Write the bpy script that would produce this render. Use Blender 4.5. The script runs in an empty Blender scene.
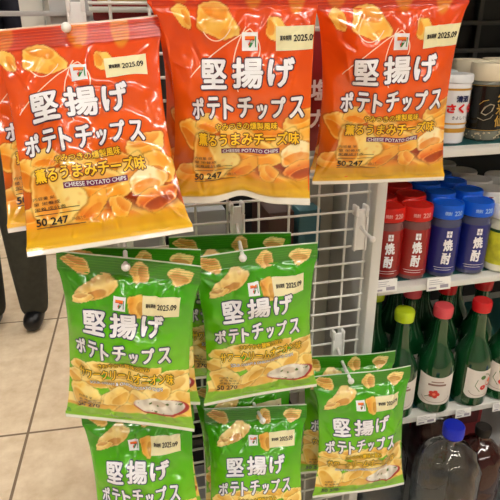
import bpy, bmesh, math, random
import numpy as np
from mathutils import Vector, Matrix
PI = math.pi
R = math.radians
col = bpy.context.scene.collection
scene = bpy.context.scene

# ------------------------------------------------------------------ camera
F = 560.0
PITCH, HEAD = R(22.7), R(14.5)
CAM = Vector((0, 0, 1.25))
FW = Vector((math.sin(HEAD) * math.cos(PITCH), math.cos(HEAD) * math.cos(PITCH), -math.sin(PITCH)))
RT = Vector((math.cos(HEAD), -math.sin(HEAD), 0))
UP = RT.cross(FW)
cd = bpy.data.cameras.new('camera')
cd.sensor_width = 36; cd.lens = F / 500 * 36; cd.clip_start = 0.05
cam = bpy.data.objects.new('camera', cd); col.objects.link(cam)
m = Matrix((RT, UP, -FW)).transposed().to_4x4(); m.translation = CAM
cam.matrix_world = m
scene.camera = cam

# ------------------------------------------------------------------ materials
def lin(c):
    return tuple(((x / 12.92) if x <= 0.04045 else ((x + 0.055) / 1.055) ** 2.4) for x in c)
MATS = {}
def mat(name, rgb, rough=0.5, metal=0.0, trans=0.0, emit=0.0, coat=0.0, noise=0.0, nscale=20, spec=0.5, ior=1.45, bump=0.0, alpha=1.0):
    if name in MATS: return MATS[name]
    m = bpy.data.materials.new(name); m.use_nodes = True
    nt = m.node_tree; b = nt.nodes['Principled BSDF']
    c = lin(rgb) + (1,)
    b.inputs['Base Color'].default_value = c
    b.inputs['Roughness'].default_value = rough
    b.inputs['Metallic'].default_value = metal
    b.inputs['Transmission Weight'].default_value = trans
    b.inputs['IOR'].default_value = ior
    b.inputs['Coat Weight'].default_value = coat
    b.inputs['Specular IOR Level'].default_value = spec
    b.inputs['Alpha'].default_value = alpha
    if emit:
        b.inputs['Emission Color'].default_value = c
        b.inputs['Emission Strength'].default_value = emit
    if noise or bump:
        tc = nt.nodes.new('ShaderNodeTexCoord'); n = nt.nodes.new('ShaderNodeTexNoise')
        n.inputs['Scale'].default_value = nscale; n.inputs['Detail'].default_value = 5
        nt.links.new(tc.outputs['Object'], n.inputs['Vector'])
        if noise:
            r = nt.nodes.new('ShaderNodeValToRGB')
            lo = tuple(max(0, x * (1 - noise)) for x in c[:3]) + (1,); hi = tuple(min(1, x * (1 + noise)) for x in c[:3]) + (1,)
            r.color_ramp.elements[0].color = lo; r.color_ramp.elements[0].position = 0.3
            r.color_ramp.elements[1].color = hi; r.color_ramp.elements[1].position = 0.7
            nt.links.new(n.outputs['Fac'], r.inputs['Fac']); nt.links.new(r.outputs['Color'], b.inputs['Base Color'])
        if bump:
            bp = nt.nodes.new('ShaderNodeBump'); bp.inputs['Strength'].default_value = bump; bp.inputs['Distance'].default_value = 0.002
            nt.links.new(n.outputs['Fac'], bp.inputs['Height']); nt.links.new(bp.outputs['Normal'], b.inputs['Normal'])
    MATS[name] = m
    return m
def print_mat():
    m = bpy.data.materials.new('printed_film'); m.use_nodes = True
    nt = m.node_tree; b = nt.nodes['Principled BSDF']
    a = nt.nodes.new('ShaderNodeAttribute'); a.attribute_name = 'print'
    nt.links.new(a.outputs['Color'], b.inputs['Base Color'])
    b.inputs['Roughness'].default_value = 0.17
    b.inputs['Specular IOR Level'].default_value = 0.5
    b.inputs['Coat Weight'].default_value = 0.6
    b.inputs['Coat Roughness'].default_value = 0.04
    return m
PRINT = print_mat()
M_WHITE = mat('ink_white', (0.95, 0.95, 0.97), 0.35)
M_NAVY = mat('ink_navy', (0.10, 0.12, 0.32), 0.35)
M_MAROON = mat('ink_maroon', (0.24, 0.09, 0.18), 0.35)
M_BROWN = mat('ink_brown', (0.40, 0.17, 0.03), 0.35)
M_YEL = mat('ink_yellow', (0.99, 0.80, 0.16), 0.35)
M_OLIVE = mat('ink_olive', (0.24, 0.28, 0.05), 0.35)
M_PURPLE = mat('ink_purple', (0.45, 0.12, 0.33), 0.35)
M_BLACK = mat('ink_black', (0.08, 0.06, 0.06), 0.4)
M_STICK = mat('sticker_cream', (0.93, 0.90, 0.72), 0.5)
M_RED = mat('ink_red', (0.83, 0.12, 0.12), 0.35)
M_LORANGE = mat('ink_light_orange', (0.96, 0.50, 0.12), 0.35)
M_LGREEN = mat('ink_green', (0.05, 0.50, 0.25), 0.35)
M_SMOKE = mat('ink_pale_cream', (1.0, 0.86, 0.74), 0.3)
METAL_W = mat('white_powder_coat', (0.86, 0.86, 0.84), 0.35, noise=0.05, nscale=8)
METAL_G = mat('grey_powder_coat', (0.66, 0.66, 0.66), 0.45, noise=0.06, nscale=6)
BEIGE = mat('beige_board', (0.70, 0.69, 0.64), 0.6, noise=0.06, nscale=9)
DARK = mat('dark_panel', (0.12, 0.12, 0.12), 0.5, noise=0.2, nscale=7)
PLASTIC_W = mat('white_plastic', (0.92, 0.92, 0.91), 0.3)

# ------------------------------------------------------------------ object helpers
def empty(name, loc=(0, 0, 0), rot=(0, 0, 0)):
    o = bpy.data.objects.new(name, None); col.objects.link(o)
    o.location = loc; o.rotation_euler = rot; o.empty_display_size = 0.02
    return o
def tag(o, label, cat, group=None):
    o['label'] = label; o['category'] = cat
    if group: o['group'] = group
    return o
def struct(o):
    o['kind'] = 'structure'; return o
def link_bm(name, bm, mats, parent=None, smooth=True, angle=40):
    me = bpy.data.meshes.new(name); bm.normal_update(); bm.to_mesh(me); bm.free()
    for mm in (mats if isinstance(mats, (list, tuple)) else [mats]): me.materials.append(mm)
    if smooth:
        me.shade_smooth()
        me.set_sharp_from_angle(angle=R(angle))
    o = bpy.data.objects.new(name, me); col.objects.link(o)
    if parent: o.parent = parent
    return o
def np_mesh(name, V, Fc, mats, parent=None, midx=None, colr=None, smooth=True):
    me = bpy.data.meshes.new(name)
    V = np.asarray(V, np.float32); Fc = np.asarray(Fc, np.int32)
    k = Fc.shape[1]
    me.vertices.add(len(V)); me.vertices.foreach_set('co', V.ravel())
    me.loops.add(Fc.size); me.loops.foreach_set('vertex_index', Fc.ravel())
    me.polygons.add(len(Fc)); me.polygons.foreach_set('loop_start', np.arange(0, Fc.size, k, dtype=np.int32))
    if midx is not None: me.polygons.foreach_set('material_index', np.asarray(midx, np.int32))
    me.update(calc_edges=True); me.validate()
    if smooth: me.shade_smooth()
    if colr is not None:
        a = me.color_attributes.new('print', 'FLOAT_COLOR', 'POINT')
        c4 = np.ones((len(V), 4), np.float32); c4[:, :3] = colr
        a.data.foreach_set('color', c4.ravel())
    for mm in mats: me.materials.append(mm)
    o = bpy.data.objects.new(name, me); col.objects.link(o)
    if parent: o.parent = parent
    return o
def box(bm, lo, hi, mi=0, bev=0.0, rot=None):
    lo = Vector(lo); hi = Vector(hi)
    r = bmesh.ops.create_cube(bm, size=1)
    vs = r['verts']; c = (lo + hi) / 2; s = hi - lo
    for v in vs:
        v.co = Vector((v.co.x * s.x, v.co.y * s.y, v.co.z * s.z))
        if rot: v.co = rot @ v.co
        v.co += c
    fs = {f for v in vs for f in v.link_faces}
    for f in fs: f.material_index = mi
    if bev:
        es = {e for v in vs for e in v.link_edges}
        g = bmesh.ops.bevel(bm, geom=list(es), offset=bev, segments=2, affect='EDGES', profile=0.5)
        for f in g['faces']: f.material_index = mi
def tube(bm, pts, r, n=8, mi=0, cap=True):
    pts = [Vector(p) for p in pts]; rings = []
    for i, p in enumerate(pts):
        a = pts[max(i - 1, 0)]; b = pts[min(i + 1, len(pts) - 1)]
        d = (b - a).normalized()
        u = d.cross(Vector((0, 0, 1)))
        if u.length < 1e-3: u = d.cross(Vector((1, 0, 0)))
        u.normalize(); w = d.cross(u)
        rr = r[i] if isinstance(r, (list, tuple)) else r
        rings.append([bm.verts.new(p + rr * (u * math.cos(2 * PI * k / n) + w * math.sin(2 * PI * k / n))) for k in range(n)])
    for a, b in zip(rings, rings[1:]):
        for k in range(n):
            f = bm.faces.new((a[k], a[(k + 1) % n], b[(k + 1) % n], b[k])); f.material_index = mi
    if cap:
        for q in (rings[0], rings[-1]):
            f = bm.faces.new(q); f.material_index = mi
def lathe(bm, prof, n=40, c=(0, 0, 0), mi=0, rib=None):
    c = Vector(c); rings = []
    for (r, z) in prof:
        if r < 1e-6: rings.append([bm.verts.new(c + Vector((0, 0, z)))])
        else:
            ring = []
            for k in range(n):
                rr = r
                if rib and rib[0] <= z <= rib[1]: rr = r * (1 + rib[2] * (k % 2))
                ring.append(bm.verts.new(c + Vector((rr * math.cos(2 * PI * k / n), rr * math.sin(2 * PI * k / n), z))))
            rings.append(ring)
    for a, b in zip(rings, rings[1:]):
        for k in range(n):
            k2 = (k + 1) % n
            if len(a) == 1 and len(b) == 1: break
            if len(a) == 1: f = bm.faces.new((a[0], b[k2], b[k]))
            elif len(b) == 1: f = bm.faces.new((a[k], a[k2], b[0]))
            else: f = bm.faces.new((a[k], a[k2], b[k2], b[k]))
            f.material_index = mi
    bmesh.ops.recalc_face_normals(bm, faces=bm.faces)
def at(x, y, Y=None, Z=None):
    r = FW + RT * (x - 250) / F - UP * (y - 250) / F
    return CAM + r * ((Y / r.y) if Y is not None else ((Z - CAM.z) / r.z))
def copy_tree(o, parent=None):
    c = o.copy(); col.objects.link(c); c.parent = parent
    for ch in list(o.children): copy_tree(ch, c)
    return c

# ------------------------------------------------------------------ lettering
_glyph = {}
def text_tris(s, cell, aspect):
    """2D triangles of a string, normalised to 0..1, cut on a grid so they can follow a curved surface."""
    key = (s, round(cell[0], 4), round(cell[1], 4))
    if key in _glyph: return _glyph[key]
    cu = bpy.data.curves.new('lettering', 'FONT'); cu.body = s; cu.size = 1; cu.resolution_u = 3
    ob = bpy.data.objects.new('lettering', cu); col.objects.link(ob)
    dg = bpy.context.evaluated_depsgraph_get()
    me = ob.evaluated_get(dg).to_mesh()
    bm = bmesh.new(); bm.from_mesh(me)
    ob.evaluated_get(dg).to_mesh_clear()
    bpy.data.objects.remove(ob); bpy.data.curves.remove(cu)
    bmesh.ops.remove_doubles(bm, verts=bm.verts, dist=1e-5)
    xs = [v.co.x for v in bm.verts]; ys = [v.co.y for v in bm.verts]
    x0, x1, y0, y1 = min(xs), max(xs), min(ys), max(ys)
    for v in bm.verts: v.co = Vector(((v.co.x - x0) / (x1 - x0), (v.co.y - y0) / (y1 - y0), 0))
    for ax in (0, 1):
        k = cell[ax]
        while k < 1 - 1e-4:
            no = Vector((1, 0, 0)) if ax == 0 else Vector((0, 1, 0))
            bmesh.ops.bisect_plane(bm, geom=bm.verts[:] + bm.edges[:] + bm.faces[:], plane_co=no * k, plane_no=no, dist=1e-6)
            k += cell[ax]
    bmesh.ops.triangulate(bm, faces=bm.faces)
    V = np.array([v.co[:2] for v in bm.verts]); T = np.array([[v.index for v in f.verts] for f in bm.faces if f.calc_area() > 1e-9])
    # all facing +z
    a = V[T]; cr = (a[:, 1, 0] - a[:, 0, 0]) * (a[:, 2, 1] - a[:, 0, 1]) - (a[:, 1, 1] - a[:, 0, 1]) * (a[:, 2, 0] - a[:, 0, 0])
    T[cr < 0] = T[cr < 0][:, ::-1]
    bm.free(); _glyph[key] = (V, T)
    return V, T
class Flat:
    """flat artwork: points (u, v, height), triangles, material number"""
    def __init__(self): self.V = []; self.T = []; self.M = []; self.n = 0
    def add(self, V, h, T, mi):
        V3 = np.column_stack([V, np.full(len(V), h)])
        self.V.append(V3); self.T.append(T + self.n); self.M.append(np.full(len(T), mi)); self.n += len(V)
    def text(self, s, rect, mi, h, bold=0.0, out=0.0, omi=0, cellsize=0.0024, rot=0.0, shear=0.0):
        x0, y0, x1, y1 = rect
        w, hh = x1 - x0, y1 - y0
        V, T = text_tris(s, (min(1.0, cellsize / w), min(1.0, cellsize / hh)), w / hh)
        b = bold + out
        P = np.column_stack([x0 + b + V[:, 0] * (w - 2 * b), y0 + b + V[:, 1] * (hh - 2 * b)])
        if shear: P[:, 0] += (P[:, 1] - y0) * shear
        if rot:
            c = np.array([(x0 + x1) / 2, (y0 + y1) / 2]); ca, sa = math.cos(rot), math.sin(rot)
            P = (P - c) @ np.array([[ca, sa], [-sa, ca]]) + c
        if out:
            for k in range(8):
                a = PI / 4 * k + .2
                self.add(P + np.array([math.cos(a), math.sin(a)]) * b, h - 3.0e-4 + k * 4e-6, T, omi)
        n = 6 if bold > 3e-4 else 4
        if bold:
            for k in range(n):
                a = 2 * PI / n * k
                self.add(P + np.array([math.cos(a), math.sin(a)]) * bold, h + k * 4e-6, T, mi)
        self.add(P, h + 3e-5, T, mi)
    def rect(self, r, mi, h, cs=0.003, rot=0.0):
        x0, y0, x1, y1 = r
        nx = max(1, int(math.ceil((x1 - x0) / cs))); ny = max(1, int(math.ceil((y1 - y0) / cs)))
        gx, gy = np.meshgrid(np.linspace(x0, x1, nx + 1), np.linspace(y0, y1, ny + 1))
        P = np.column_stack([gx.ravel(), gy.ravel()])
        if rot:
            c = np.array([(x0 + x1) / 2, (y0 + y1) / 2]); ca, sa = math.cos(rot), math.sin(rot)
            P = (P - c) @ np.array([[ca, sa], [-sa, ca]]) + c
        i = np.arange(nx)[None, :] + (nx + 1) * np.arange(ny)[:, None]; i = i.ravel()
        T = np.concatenate([np.column_stack([i, i + 1, i + nx + 2]), np.column_stack([i, i + nx + 2, i + nx + 1])])
        self.add(P, h, T, mi)
    def poly(self, pts, mi, h):
        P = np.array(pts, float); T = np.array([[0, k, k + 1] for k in range(1, len(pts) - 1)])
        self.add(P, h, T, mi)
    def line(self, pts, w, mi, h):
        pts = np.array(pts, float); d = np.gradient(pts, axis=0); d /= np.linalg.norm(d, axis=1)[:, None] + 1e-9
        nrm = np.column_stack([-d[:, 1], d[:, 0]]) * w / 2
        P = np.concatenate([pts + nrm, pts - nrm]); n = len(pts); i = np.arange(n - 1)
        T = np.concatenate([np.column_stack([i + n, i + n + 1, i + 1]), np.column_stack([i + n, i + 1, i])])
        self.add(P, h, T, mi)
    def build(self, name, fn, mats, parent, shift=(0, 0)):
        V = np.concatenate(self.V).copy(); T = np.concatenate(self.T); M = np.concatenate(self.M)
        V[:, 0] += shift[0]; V[:, 1] += shift[1]
        return np_mesh(name, fn(V[:, 0], V[:, 1], V[:, 2]), T, mats, parent, M)

# ------------------------------------------------------------------ chip bags
W, H = 0.170, 0.235
HEADER, FOOT = 0.024, 0.009
class Noise:
    def __init__(self, seed, lo, hi, n=24):
        r = np.random.RandomState(seed)
        a = r.uniform(0, 2 * PI, n); k = np.exp(r.uniform(np.log(lo), np.log(hi), n))
        self.k = np.column_stack([np.cos(a) * k, np.sin(a) * k]); self.p = r.uniform(0, 2 * PI, n); self.w = 1 / np.sqrt(n / 2)
    def __call__(self, u, v):
        s = np.zeros_like(u)
        for (kx, ky), p in zip(self.k, self.p): s = s + np.sin(kx * u + ky * v + p)
        return s * self.w
class BagShape:
    """u in -W/2..W/2 (right), v in -H..0 (down); gives local points, front faces -Y"""
    def __init__(self, seed, thick=0.021, lift=(0, 0, 1), curl=0.0, pinch=(.12, .12)):
        self.r = np.random.RandomState(seed); r = self.r
        self.T = thick; self.pinch = pinch; self.lift = lift; self.curl = curl
        self.n1 = Noise(seed * 7 + 1, 60, 130); self.n2 = Noise(seed * 7 + 2, 160, 330); self.n3 = Noise(seed * 7 + 3, 90, 230, 14); self.n4 = Noise(seed * 7 + 4, 15, 35)
        self.cr = []
        for i in range(19):
            if i < 5:      # fans out below the header seal
                u0 = r.uniform(-.075, .075); a = np.array([u0, -HEADER - r.uniform(0, .006)])
                L = r.uniform(.03, .075); t = r.uniform(-.7, .7)
                b = a + L * np.array([math.sin(t), -math.cos(t)])
            elif i < 9:      # from the corners into the belly
                sx = r.choice([-1, 1]); top = r.rand() < .5
                a = np.array([sx * .078, -HEADER - .004 if top else -H + FOOT + .004])
                b = a + np.array([-sx * r.uniform(.02, .06), (-1 if top else 1) * r.uniform(.02, .06)])
            elif i < 13:     # short ones up from the foot seal
                u0 = r.uniform(-.07, .07); a = np.array([u0, -H + FOOT + .002]); t = r.uniform(-.5, .5)
                b = a + r.uniform(.015, .035) * np.array([math.sin(t), math.cos(t)])
            else:
                a = np.array([r.uniform(-.075, .075), r.uniform(-.2, -.04)]); t = r.uniform(0, PI)
                b = a + r.uniform(.02, .05) * np.array([math.cos(t), math.sin(t)])
            self.cr.append((a, b, r.uniform(.0012, .0023) * r.choice([-1, 1, 1]), r.uniform(.0014, .0026)))
    def prof(self, u, v):
        t = np.clip((-v - HEADER) / (H - HEADER - FOOT), 0, 1)
        g = np.clip(np.sin(PI * t ** 0.9), 0, 1) ** 0.55
        q = np.clip(1 - np.abs(u / (W / 2)) ** 2.3, 0, 1) ** 0.8
        return g, q, t
    def pt(self, u, v, h=0.0, side=-1):
        g, q, t = self.prof(u, v)
        y = -(self.T * g * q)
        rel = np.sqrt(g * q + 1e-9)
        y = y + rel * (0.0026 * self.n1(u, v) + 0.0005 * self.n2(u, v))
        lump = np.clip((t - .45) / .2, 0, 1) * np.clip((1 - t) / .1, 0, 1)
        y = y + 0.0011 * lump * q * self.n3(u, v)
        top = np.exp(-((-v - HEADER) / .012).clip(0, 9)) * (-v > HEADER - 1e-6)
        y = y + 0.0010 * top * np.sin(u * 260 + 5 * self.n4(u, v)) * q
        bot = np.exp(-((v + H - FOOT) / .012).clip(0, 9)) * (v > -H + FOOT)
        y = y + 0.0011 * bot * np.sin(u * 300 + 4 * self.n4(u + .3, v)) * q
        for a, b, am, w in self.cr:
            d = b - a; L = np.linalg.norm(d); d = d / L; nx = (-d[1], d[0])
            s = (u - a[0]) * d[0] + (v - a[1]) * d[1]; p = (u - a[0]) * nx[0] + (v - a[1]) * nx[1]
            w2 = w * (1 + .9 * np.clip(s / L, 0, 1))
            env = np.clip(s / (0.15 * L), 0, 1) * np.clip((L - s) / (.6 * L), 0, 1)
            y = y - am * env * np.exp(-(p / w2) ** 2) * np.clip(rel * 1.6, 0, 1)
        if side > 0: y = -y * .75
        # crimped ribs of the header
        rib = (-v < HEADER - .001) & (-v > .002)
        y = np.where(rib, y + side * 0.00035 * np.sin(-v * 2 * PI / .0032), y)
        # whole sheet: gentle wave of the seals and a curl about the vertical
        y = y + .0022 * self.n4(u, v * .3) + self.curl * (u / .085) ** 2
        x = u * (1 - g * np.where(u < 0, self.pinch[0], self.pinch[1]) * np.abs(u / (W / 2)) ** .5)
        z = v + .008 * g * (t - .5)
        lf, lc, lw = self.lift
        z = z + lf * np.exp(-((u - lc) / lw) ** 2) * np.clip((-v - .6 * H) / (.4 * H), 0, 1) ** 2
        return np.column_stack([x, y + side * (h + .00025), z])

def blend(c, m, rgb):
    m = np.clip(m, 0, 1)[:, None]; return c * (1 - m) + np.array(rgb)[None] * m
def mixc(a, b, t):
    t = np.clip(t, 0, 1)[:, None]; return np.array(a)[None] * (1 - t) + np.array(b)[None] * t
def sm(x, a, b):
    t = np.clip((x - a) / (b - a), 0, 1); return t * t * (3 - 2 * t)
n2_ = Noise(501, 250, 900, 20)
def chip(c, X, Y, cx, cy, rx, ry, ang, seed, pale=(1, .84, .45), mid=(.98, .64, .16), edge=(.88, .42, .05), wob=.16):
    """a printed picture of a potato chip: pale middle, toasted rim"""
    a = R(ang); dx, dy = X - cx, Y - cy
    p = dx * math.cos(a) + dy * math.sin(a); q = -dx * math.sin(a) + dy * math.cos(a)
    th = np.arctan2(q / ry, p / rx)
    n = Noise(seed, 60, 260, 16)
    rr = np.sqrt((p / rx) ** 2 + (q / ry) ** 2) * (1 + wob * np.abs(np.sin(th * 1.5 + seed)) * 1.3 + wob * np.sin(th * 5 + 2 * seed) * .4 + .015 * np.sin(th * 17 + seed))
    body = mixc(pale, mid, .45 + .40 * n(X, Y) + .6 * (q / ry))
    rs = np.random.RandomState(seed); sg = rs.choice([-1, 1]); ox, oy = rs.uniform(-.3, .3), sg * rs.uniform(.25, .5)
    r2 = np.sqrt((p / rx - ox) ** 2 + ((q / ry - oy) / .7) ** 2) / rs.uniform(.6, .8)
    dish = (1 - sm(r2, .85, 1.02)) * (.35 + .45 * sm(-sg * (q / ry - oy), -.6, .6))
    body = body * (1 - .75 * dish[:, None]) + np.array(edge)[None] * .75 * dish[:, None]
    lip = np.exp(-((r2 - 1.04) / .07) ** 2) * .6
    body = body * (1 - lip[:, None]) + np.array(pale)[None] * lip[:, None]
    rim = np.exp(-((rr - .91) / .06) ** 2) * .65
    body = body * (1 - rim[:, None]) + np.array(pale)[None] * rim[:, None]
    tan = sm(n2_(X, Y), .9, 1.9) * .25
    body = body * (1 - tan[:, None]) + np.array(edge)[None] * tan[:, None]
    c = c * (1 - .18 * (1 - sm(rr, 1.0, 1.10))[:, None])
    m = 1 - sm(rr, .96, 1.01)
    return c * (1 - m[:, None]) + body * m[:, None]
def art_orange(u, v, du):
    X = (u - du) / W; Y = -v / H       # X -.5..0.5 , Y 0..1 down
    aX = X * W; aY = Y * H
    c = mixc((.90, .29, .06), (.94, .37, .07), sm(Y, .1, .6))
    c = blend(c, sm(Y, .52, .66) , (.90, .42, .06))
    c = blend(c, sm(Y, .66, .80), (.78, .34, .04))
    hd = 1 - sm(Y, .095, .112)
    c = blend(c, hd, (.80, .20, .07))
    K = lambda *a, **k: chip(c, aX, aY, *[q * s for q, s in zip(a[:4], (W, H, W, H))], *a[4:], **k)
    nn = Noise(77, 80, 200)(aX, aY)
    c = blend(c, (1 - sm(np.hypot((X - .02) / .07, (Y - .02) / .10), .8, 1.1)) * .8, (.93, .62, .15))
    c = blend(c, (1 - sm(np.hypot((X - .28) / .06, (Y - .04) / .10), .8, 1.1)) * .8, (.90, .60, .18))
    c = blend(c, (1 - sm(np.hypot((X + .42) / .07, (Y - .03) / .07), .8, 1.1)) * .7, (.90, .60, .18))
    c = blend(c, hd * (np.sin(Y * H * 2 * PI / .0032) > .35) * .35, (.62, .10, .04))
    c = K(-.20, .16, .16, .075, 25, 3)
    c = K(.16, .19, .075, .05, 70, 5)
    c = K(-.42, .14, .08, .04, 60, 6)
    for i, a in enumerate([(-.40, .66, .16, .08, 30), (-.28, .60, .12, .05, 10), (.36, .60, .16, .07, -20), (.43, .70, .13, .08, 40), (.10, .66, .2, .05, 0), (-.05, .68, .18, .06, 20), (.24, .70, .14, .06, -30),
                           (-.44, .86, .14, .06, 10), (.05, .86, .2, .06, 5), (-.1, .84, .16, .06, -20), (.42, .88, .14, .05, 10), (.20, .88, .14, .05, 30)]):
        c = K(*a[:5], 11 + i)
    c = blend(c, (1 - sm(np.hypot((X - .34) / .22, (Y - .83) / .06), .5, 1.1)) * .8, (.50, .12, .03))
    c = blend(c, (1 - sm(np.hypot((X - .10) / .10, (Y - .83) / .05), .5, 1.1)) * .7, (.62, .20, .04))
    c = K(.06, .755, .19, .075, 8, 31)
    c = K(-.04, .83, .13, .045, -35, 32, pale=(.98, .7, .25), mid=(.93, .5, .1))
    c = K(.12, .85, .08, .05, 50, 33)
    c = K(.33, .755, .15, .065, -12, 34, pale=(1, .93, .72))
    c = K(.37, .835, .17, .055, -14, 35, pale=(.99, .72, .35), mid=(.88, .38, .08), edge=(.45, .12, .03))
    c = K(-.26, .77, .20, .135, 60, 36, pale=(1, .90, .55), mid=(.98, .74, .28))
    c = blend(c, sm(Y, .875, .912), (.88, .64, .05))
    c = blend(c, sm(Y, .93, .95) * .5, (.95, .78, .12))
    c = blend(c, sm(Y, .978, .982), (.93, .92, .88))
    c = blend(c, 1 - sm(Y, .006, .010), (.90, .78, .70))
    return c
def art_green(u, v, du):
    X = (u - du) / W; Y = -v / H
    aX = X * W; aY = Y * H
    c = mixc((.25, .64, .05), (.44, .77, .08), sm(Y, .1, .62))
    hd = 1 - sm(Y, .095, .112)
    c = blend(c, hd, (.20, .52, .08))
    K = lambda *a, **k: chip(c, aX, aY, *[q * s for q, s in zip(a[:4], (W, H, W, H))], *a[4:], **k)
    G = dict(pale=(.98, .88, .58), mid=(.90, .70, .34), edge=(.68, .38, .14))
    c = K(-.36, .06, .12, .045, 25, 2, **G)
    c = K(.08, .07, .08, .055, 75, 4, **G)
    c = K(.36, .07, .10, .05, 0, 7, **G)
    c = K(-.23, .17, .21, .058, -24, 5, **G)
    c = K(-.33, .215, .1, .03, -10, 9, **G)
    c = K(.09, .225, .10, .055, 80, 6, pale=(.95, .80, .40), mid=(.90, .62, .22), edge=(.68, .40, .10))
    G2 = dict(pale=(1, .91, .58), mid=(.97, .80, .36), edge=(.82, .56, .14))
    for i, a in enumerate([(-.15, .60, .2, .05, 0), (.14, .61, .18, .05, 0), (-.35, .63, .14, .05, 10), (.38, .63, .14, .05, -10), (.0, .64, .2, .06, 10), (-.38, .72, .15, .08, 30), (-.24, .70, .16, .06, 10), (.40, .70, .14, .08, -20), (.43, .80, .13, .08, 40), (.10, .72, .2, .07, 0), (-.02, .74, .18, .07, 20), (.24, .74, .14, .07, -30),
                           (-.44, .88, .14, .06, 10), (.0, .86, .2, .08, 5), (-.2, .86, .18, .07, -20), (.42, .88, .14, .07, 10), (.10, .80, .12, .07, 60), (-.08, .80, .14, .06, -40), (-.33, .82, .17, .10, 60)]):
        c = K(*a[:5], 41 + i, **G2)
    # bowl of dip, red rim below
    d2 = np.hypot((X - .27) / .22, (Y - .840) / .062)
    c = blend(c, 1 - sm(d2, .97, 1.03), (.62, .10, .10))
    d = np.hypot((X - .255) / .205, (Y - .833) / .056)
    n = Noise(9, 120, 420)(aX, aY)
    m = 1 - sm(d, .96, 1.03)
    dip = mixc((.97, .96, .92), (.74, .72, .68), .35 + .5 * n)
    c = c * (1 - m[:, None]) + dip * m[:, None]
    c = blend(c, (1 - sm(np.hypot((X - .25) / .07, (Y - .818) / .025), .7, 1.1)) * .8, (.80, .74, .66))
    c = blend(c, m * (Noise(19, 500, 900)(aX, aY) > 1.5), (.30, .42, .16))
    c = blend(c, sm(Y, .900, .912), (.50, .76, .12))
    c = blend(c, sm(Y, .978, .982), (.93, .95, .90))
    c = blend(c, 1 - sm(Y, .006, .010), (.86, .92, .84))
    return c
def uv_rect(x0, x1, y0, y1): # fractions: x from the centre, y from the top -> metres
    return (x0 * W, -y1 * H, x1 * W, -y0 * H)
_art = {}
def layers(kind):
    if kind in _art: return _art[kind]
    L = {}
    out = 1
    # title, letter by letter with small hops, as on the pack
    t = Flat(); oy = 0.0 if kind == 'orange' else -.040
    row1 = [('堅', -.335, -.130, .306, .448), ('揚', -.115, .100, .298, .443), ('げ', .110, .300, .298, .438)]
    for s, a, b, y0, y1 in row1: t.text(s, uv_rect(a, b, y0 + oy, y1 + oy), 0, .0012, bold=.0011, out=.0015, omi=1)
    s2 = 'ポテトチップス'; ws = [1, .95, .75, 1, .75, .95, 1]; x = -.425; sc = .80 / sum(ws)
    for i, (ch, w) in enumerate(zip(s2, ws)):
        ht = .115 if ch != 'ッ' else .085
        y1 = .588 - .004 * (i % 2); t.text(ch, uv_rect(x + .004, x + w * sc - .004, y1 - ht + oy, y1 + oy), 0, .0012, bold=.0009, out=.0014, omi=1)
        x += w * sc
    L['title_lettering'] = (t, [M_WHITE, M_NAVY if kind == 'green' else M_MAROON])
    f = Flat()
    if kind == 'orange':
        f.text('やみつきの燻製風味', uv_rect(-.23, .19, .594, .636), 0, .0011, bold=.00015, out=.0008, omi=1, cellsize=.003)
        f.text('薫るうまみチーズ味', uv_rect(-.37, .34, .640, .714), 0, .0011, bold=.0004, out=.0011, omi=1, cellsize=.003)
        f.rect(uv_rect(-.19, .20, .722, .748), 3, .0004)
        f.text('CHEESE POTATO CHIPS', uv_rect(-.18, .19, .726, .744), 4, .0011, bold=.00008, cellsize=.003)
        f.text('50 247', uv_rect(-.40, -.20, .855, .887), 5, .0011, bold=.00025, cellsize=.003)
        f.text('(50g)当たり', uv_rect(-.18, -.10, .865, .880), 5, .0011, cellsize=.003)
        for k in range(3): f.text('内容量 栄養成分表示'[k * 2:k * 2 + 5], uv_rect(-.40, -.26 + .03 * k, .765 + .022 * k, .779 + .022 * k), 5, .0011, cellsize=.003)
        for a in ((-.40, -.26), (-.25, -.12)):
            for y in (.792 + .03, .792 + .048): f.rect(uv_rect(a[0], a[1], y, y + .0025), 5, .0007)
        f.rect(uv_rect(-.40, -.10, .893, .896), 5, .0007)
        mats = [M_YEL, M_BROWN, M_LORANGE, M_PURPLE, M_WHITE, M_BLACK]
        f.M[0] = f.M[0]
    else:
        f.text('さわやかな酸味と旨み', uv_rect(-.20, .20, .560, .600), 0, .0011, bold=.00015, out=.0007, omi=1, cellsize=.003)
        f.text('サワークリームオニオン味', uv_rect(-.38, .39, .605, .685), 0, .0011, bold=.0003, out=.0010, omi=1, cellsize=.003)
        f.text('SOUR CREAM & ONION POTATO CHIPS', uv_rect(-.28, .30, .693, .715), 4, .0011, bold=.0001, out=.0003, omi=2, cellsize=.003)
        f.text('50 270', uv_rect(-.40, -.22, .865, .895), 5, .0011, bold=.00025, cellsize=.003)
        for k in range(3): f.text('内容量 栄養成分表示'[k * 2:k * 2 + 5], uv_rect(-.38, -.26 + .03 * k, .80 + .022 * k, .814 + .022 * k), 5, .0011, cellsize=.003)
        mats = [M_YEL, M_OLIVE, M_BLACK, M_PURPLE, M_WHITE, M_BLACK]
    L['flavour_lettering'] = (f, mats)
    # shop emblem: white card with a striped figure seven
    e = Flat(); ex, ey = (.005, .240) if kind == 'orange' else (-.035, .215)
    eq = .88 if kind == 'orange' else .82
    r = uv_rect(ex - .055 * eq, ex + .055 * eq, ey - .043 * eq, ey + .043 * eq)
    e.rect(r, 0, .0006, cs=.002)
    def P(a, b): return (ex * W + a * .0092 * eq, -ey * H + b * .0096 * eq)
    e.poly([P(-.62, .62), P(-.62, .30), P(.62, .30), P(.62, .62)], 2, .0011)
    e.poly([P(-.62, .30), P(-.62, .18), P(.62, .18), P(.62, .30)], 1, .0011)
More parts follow.
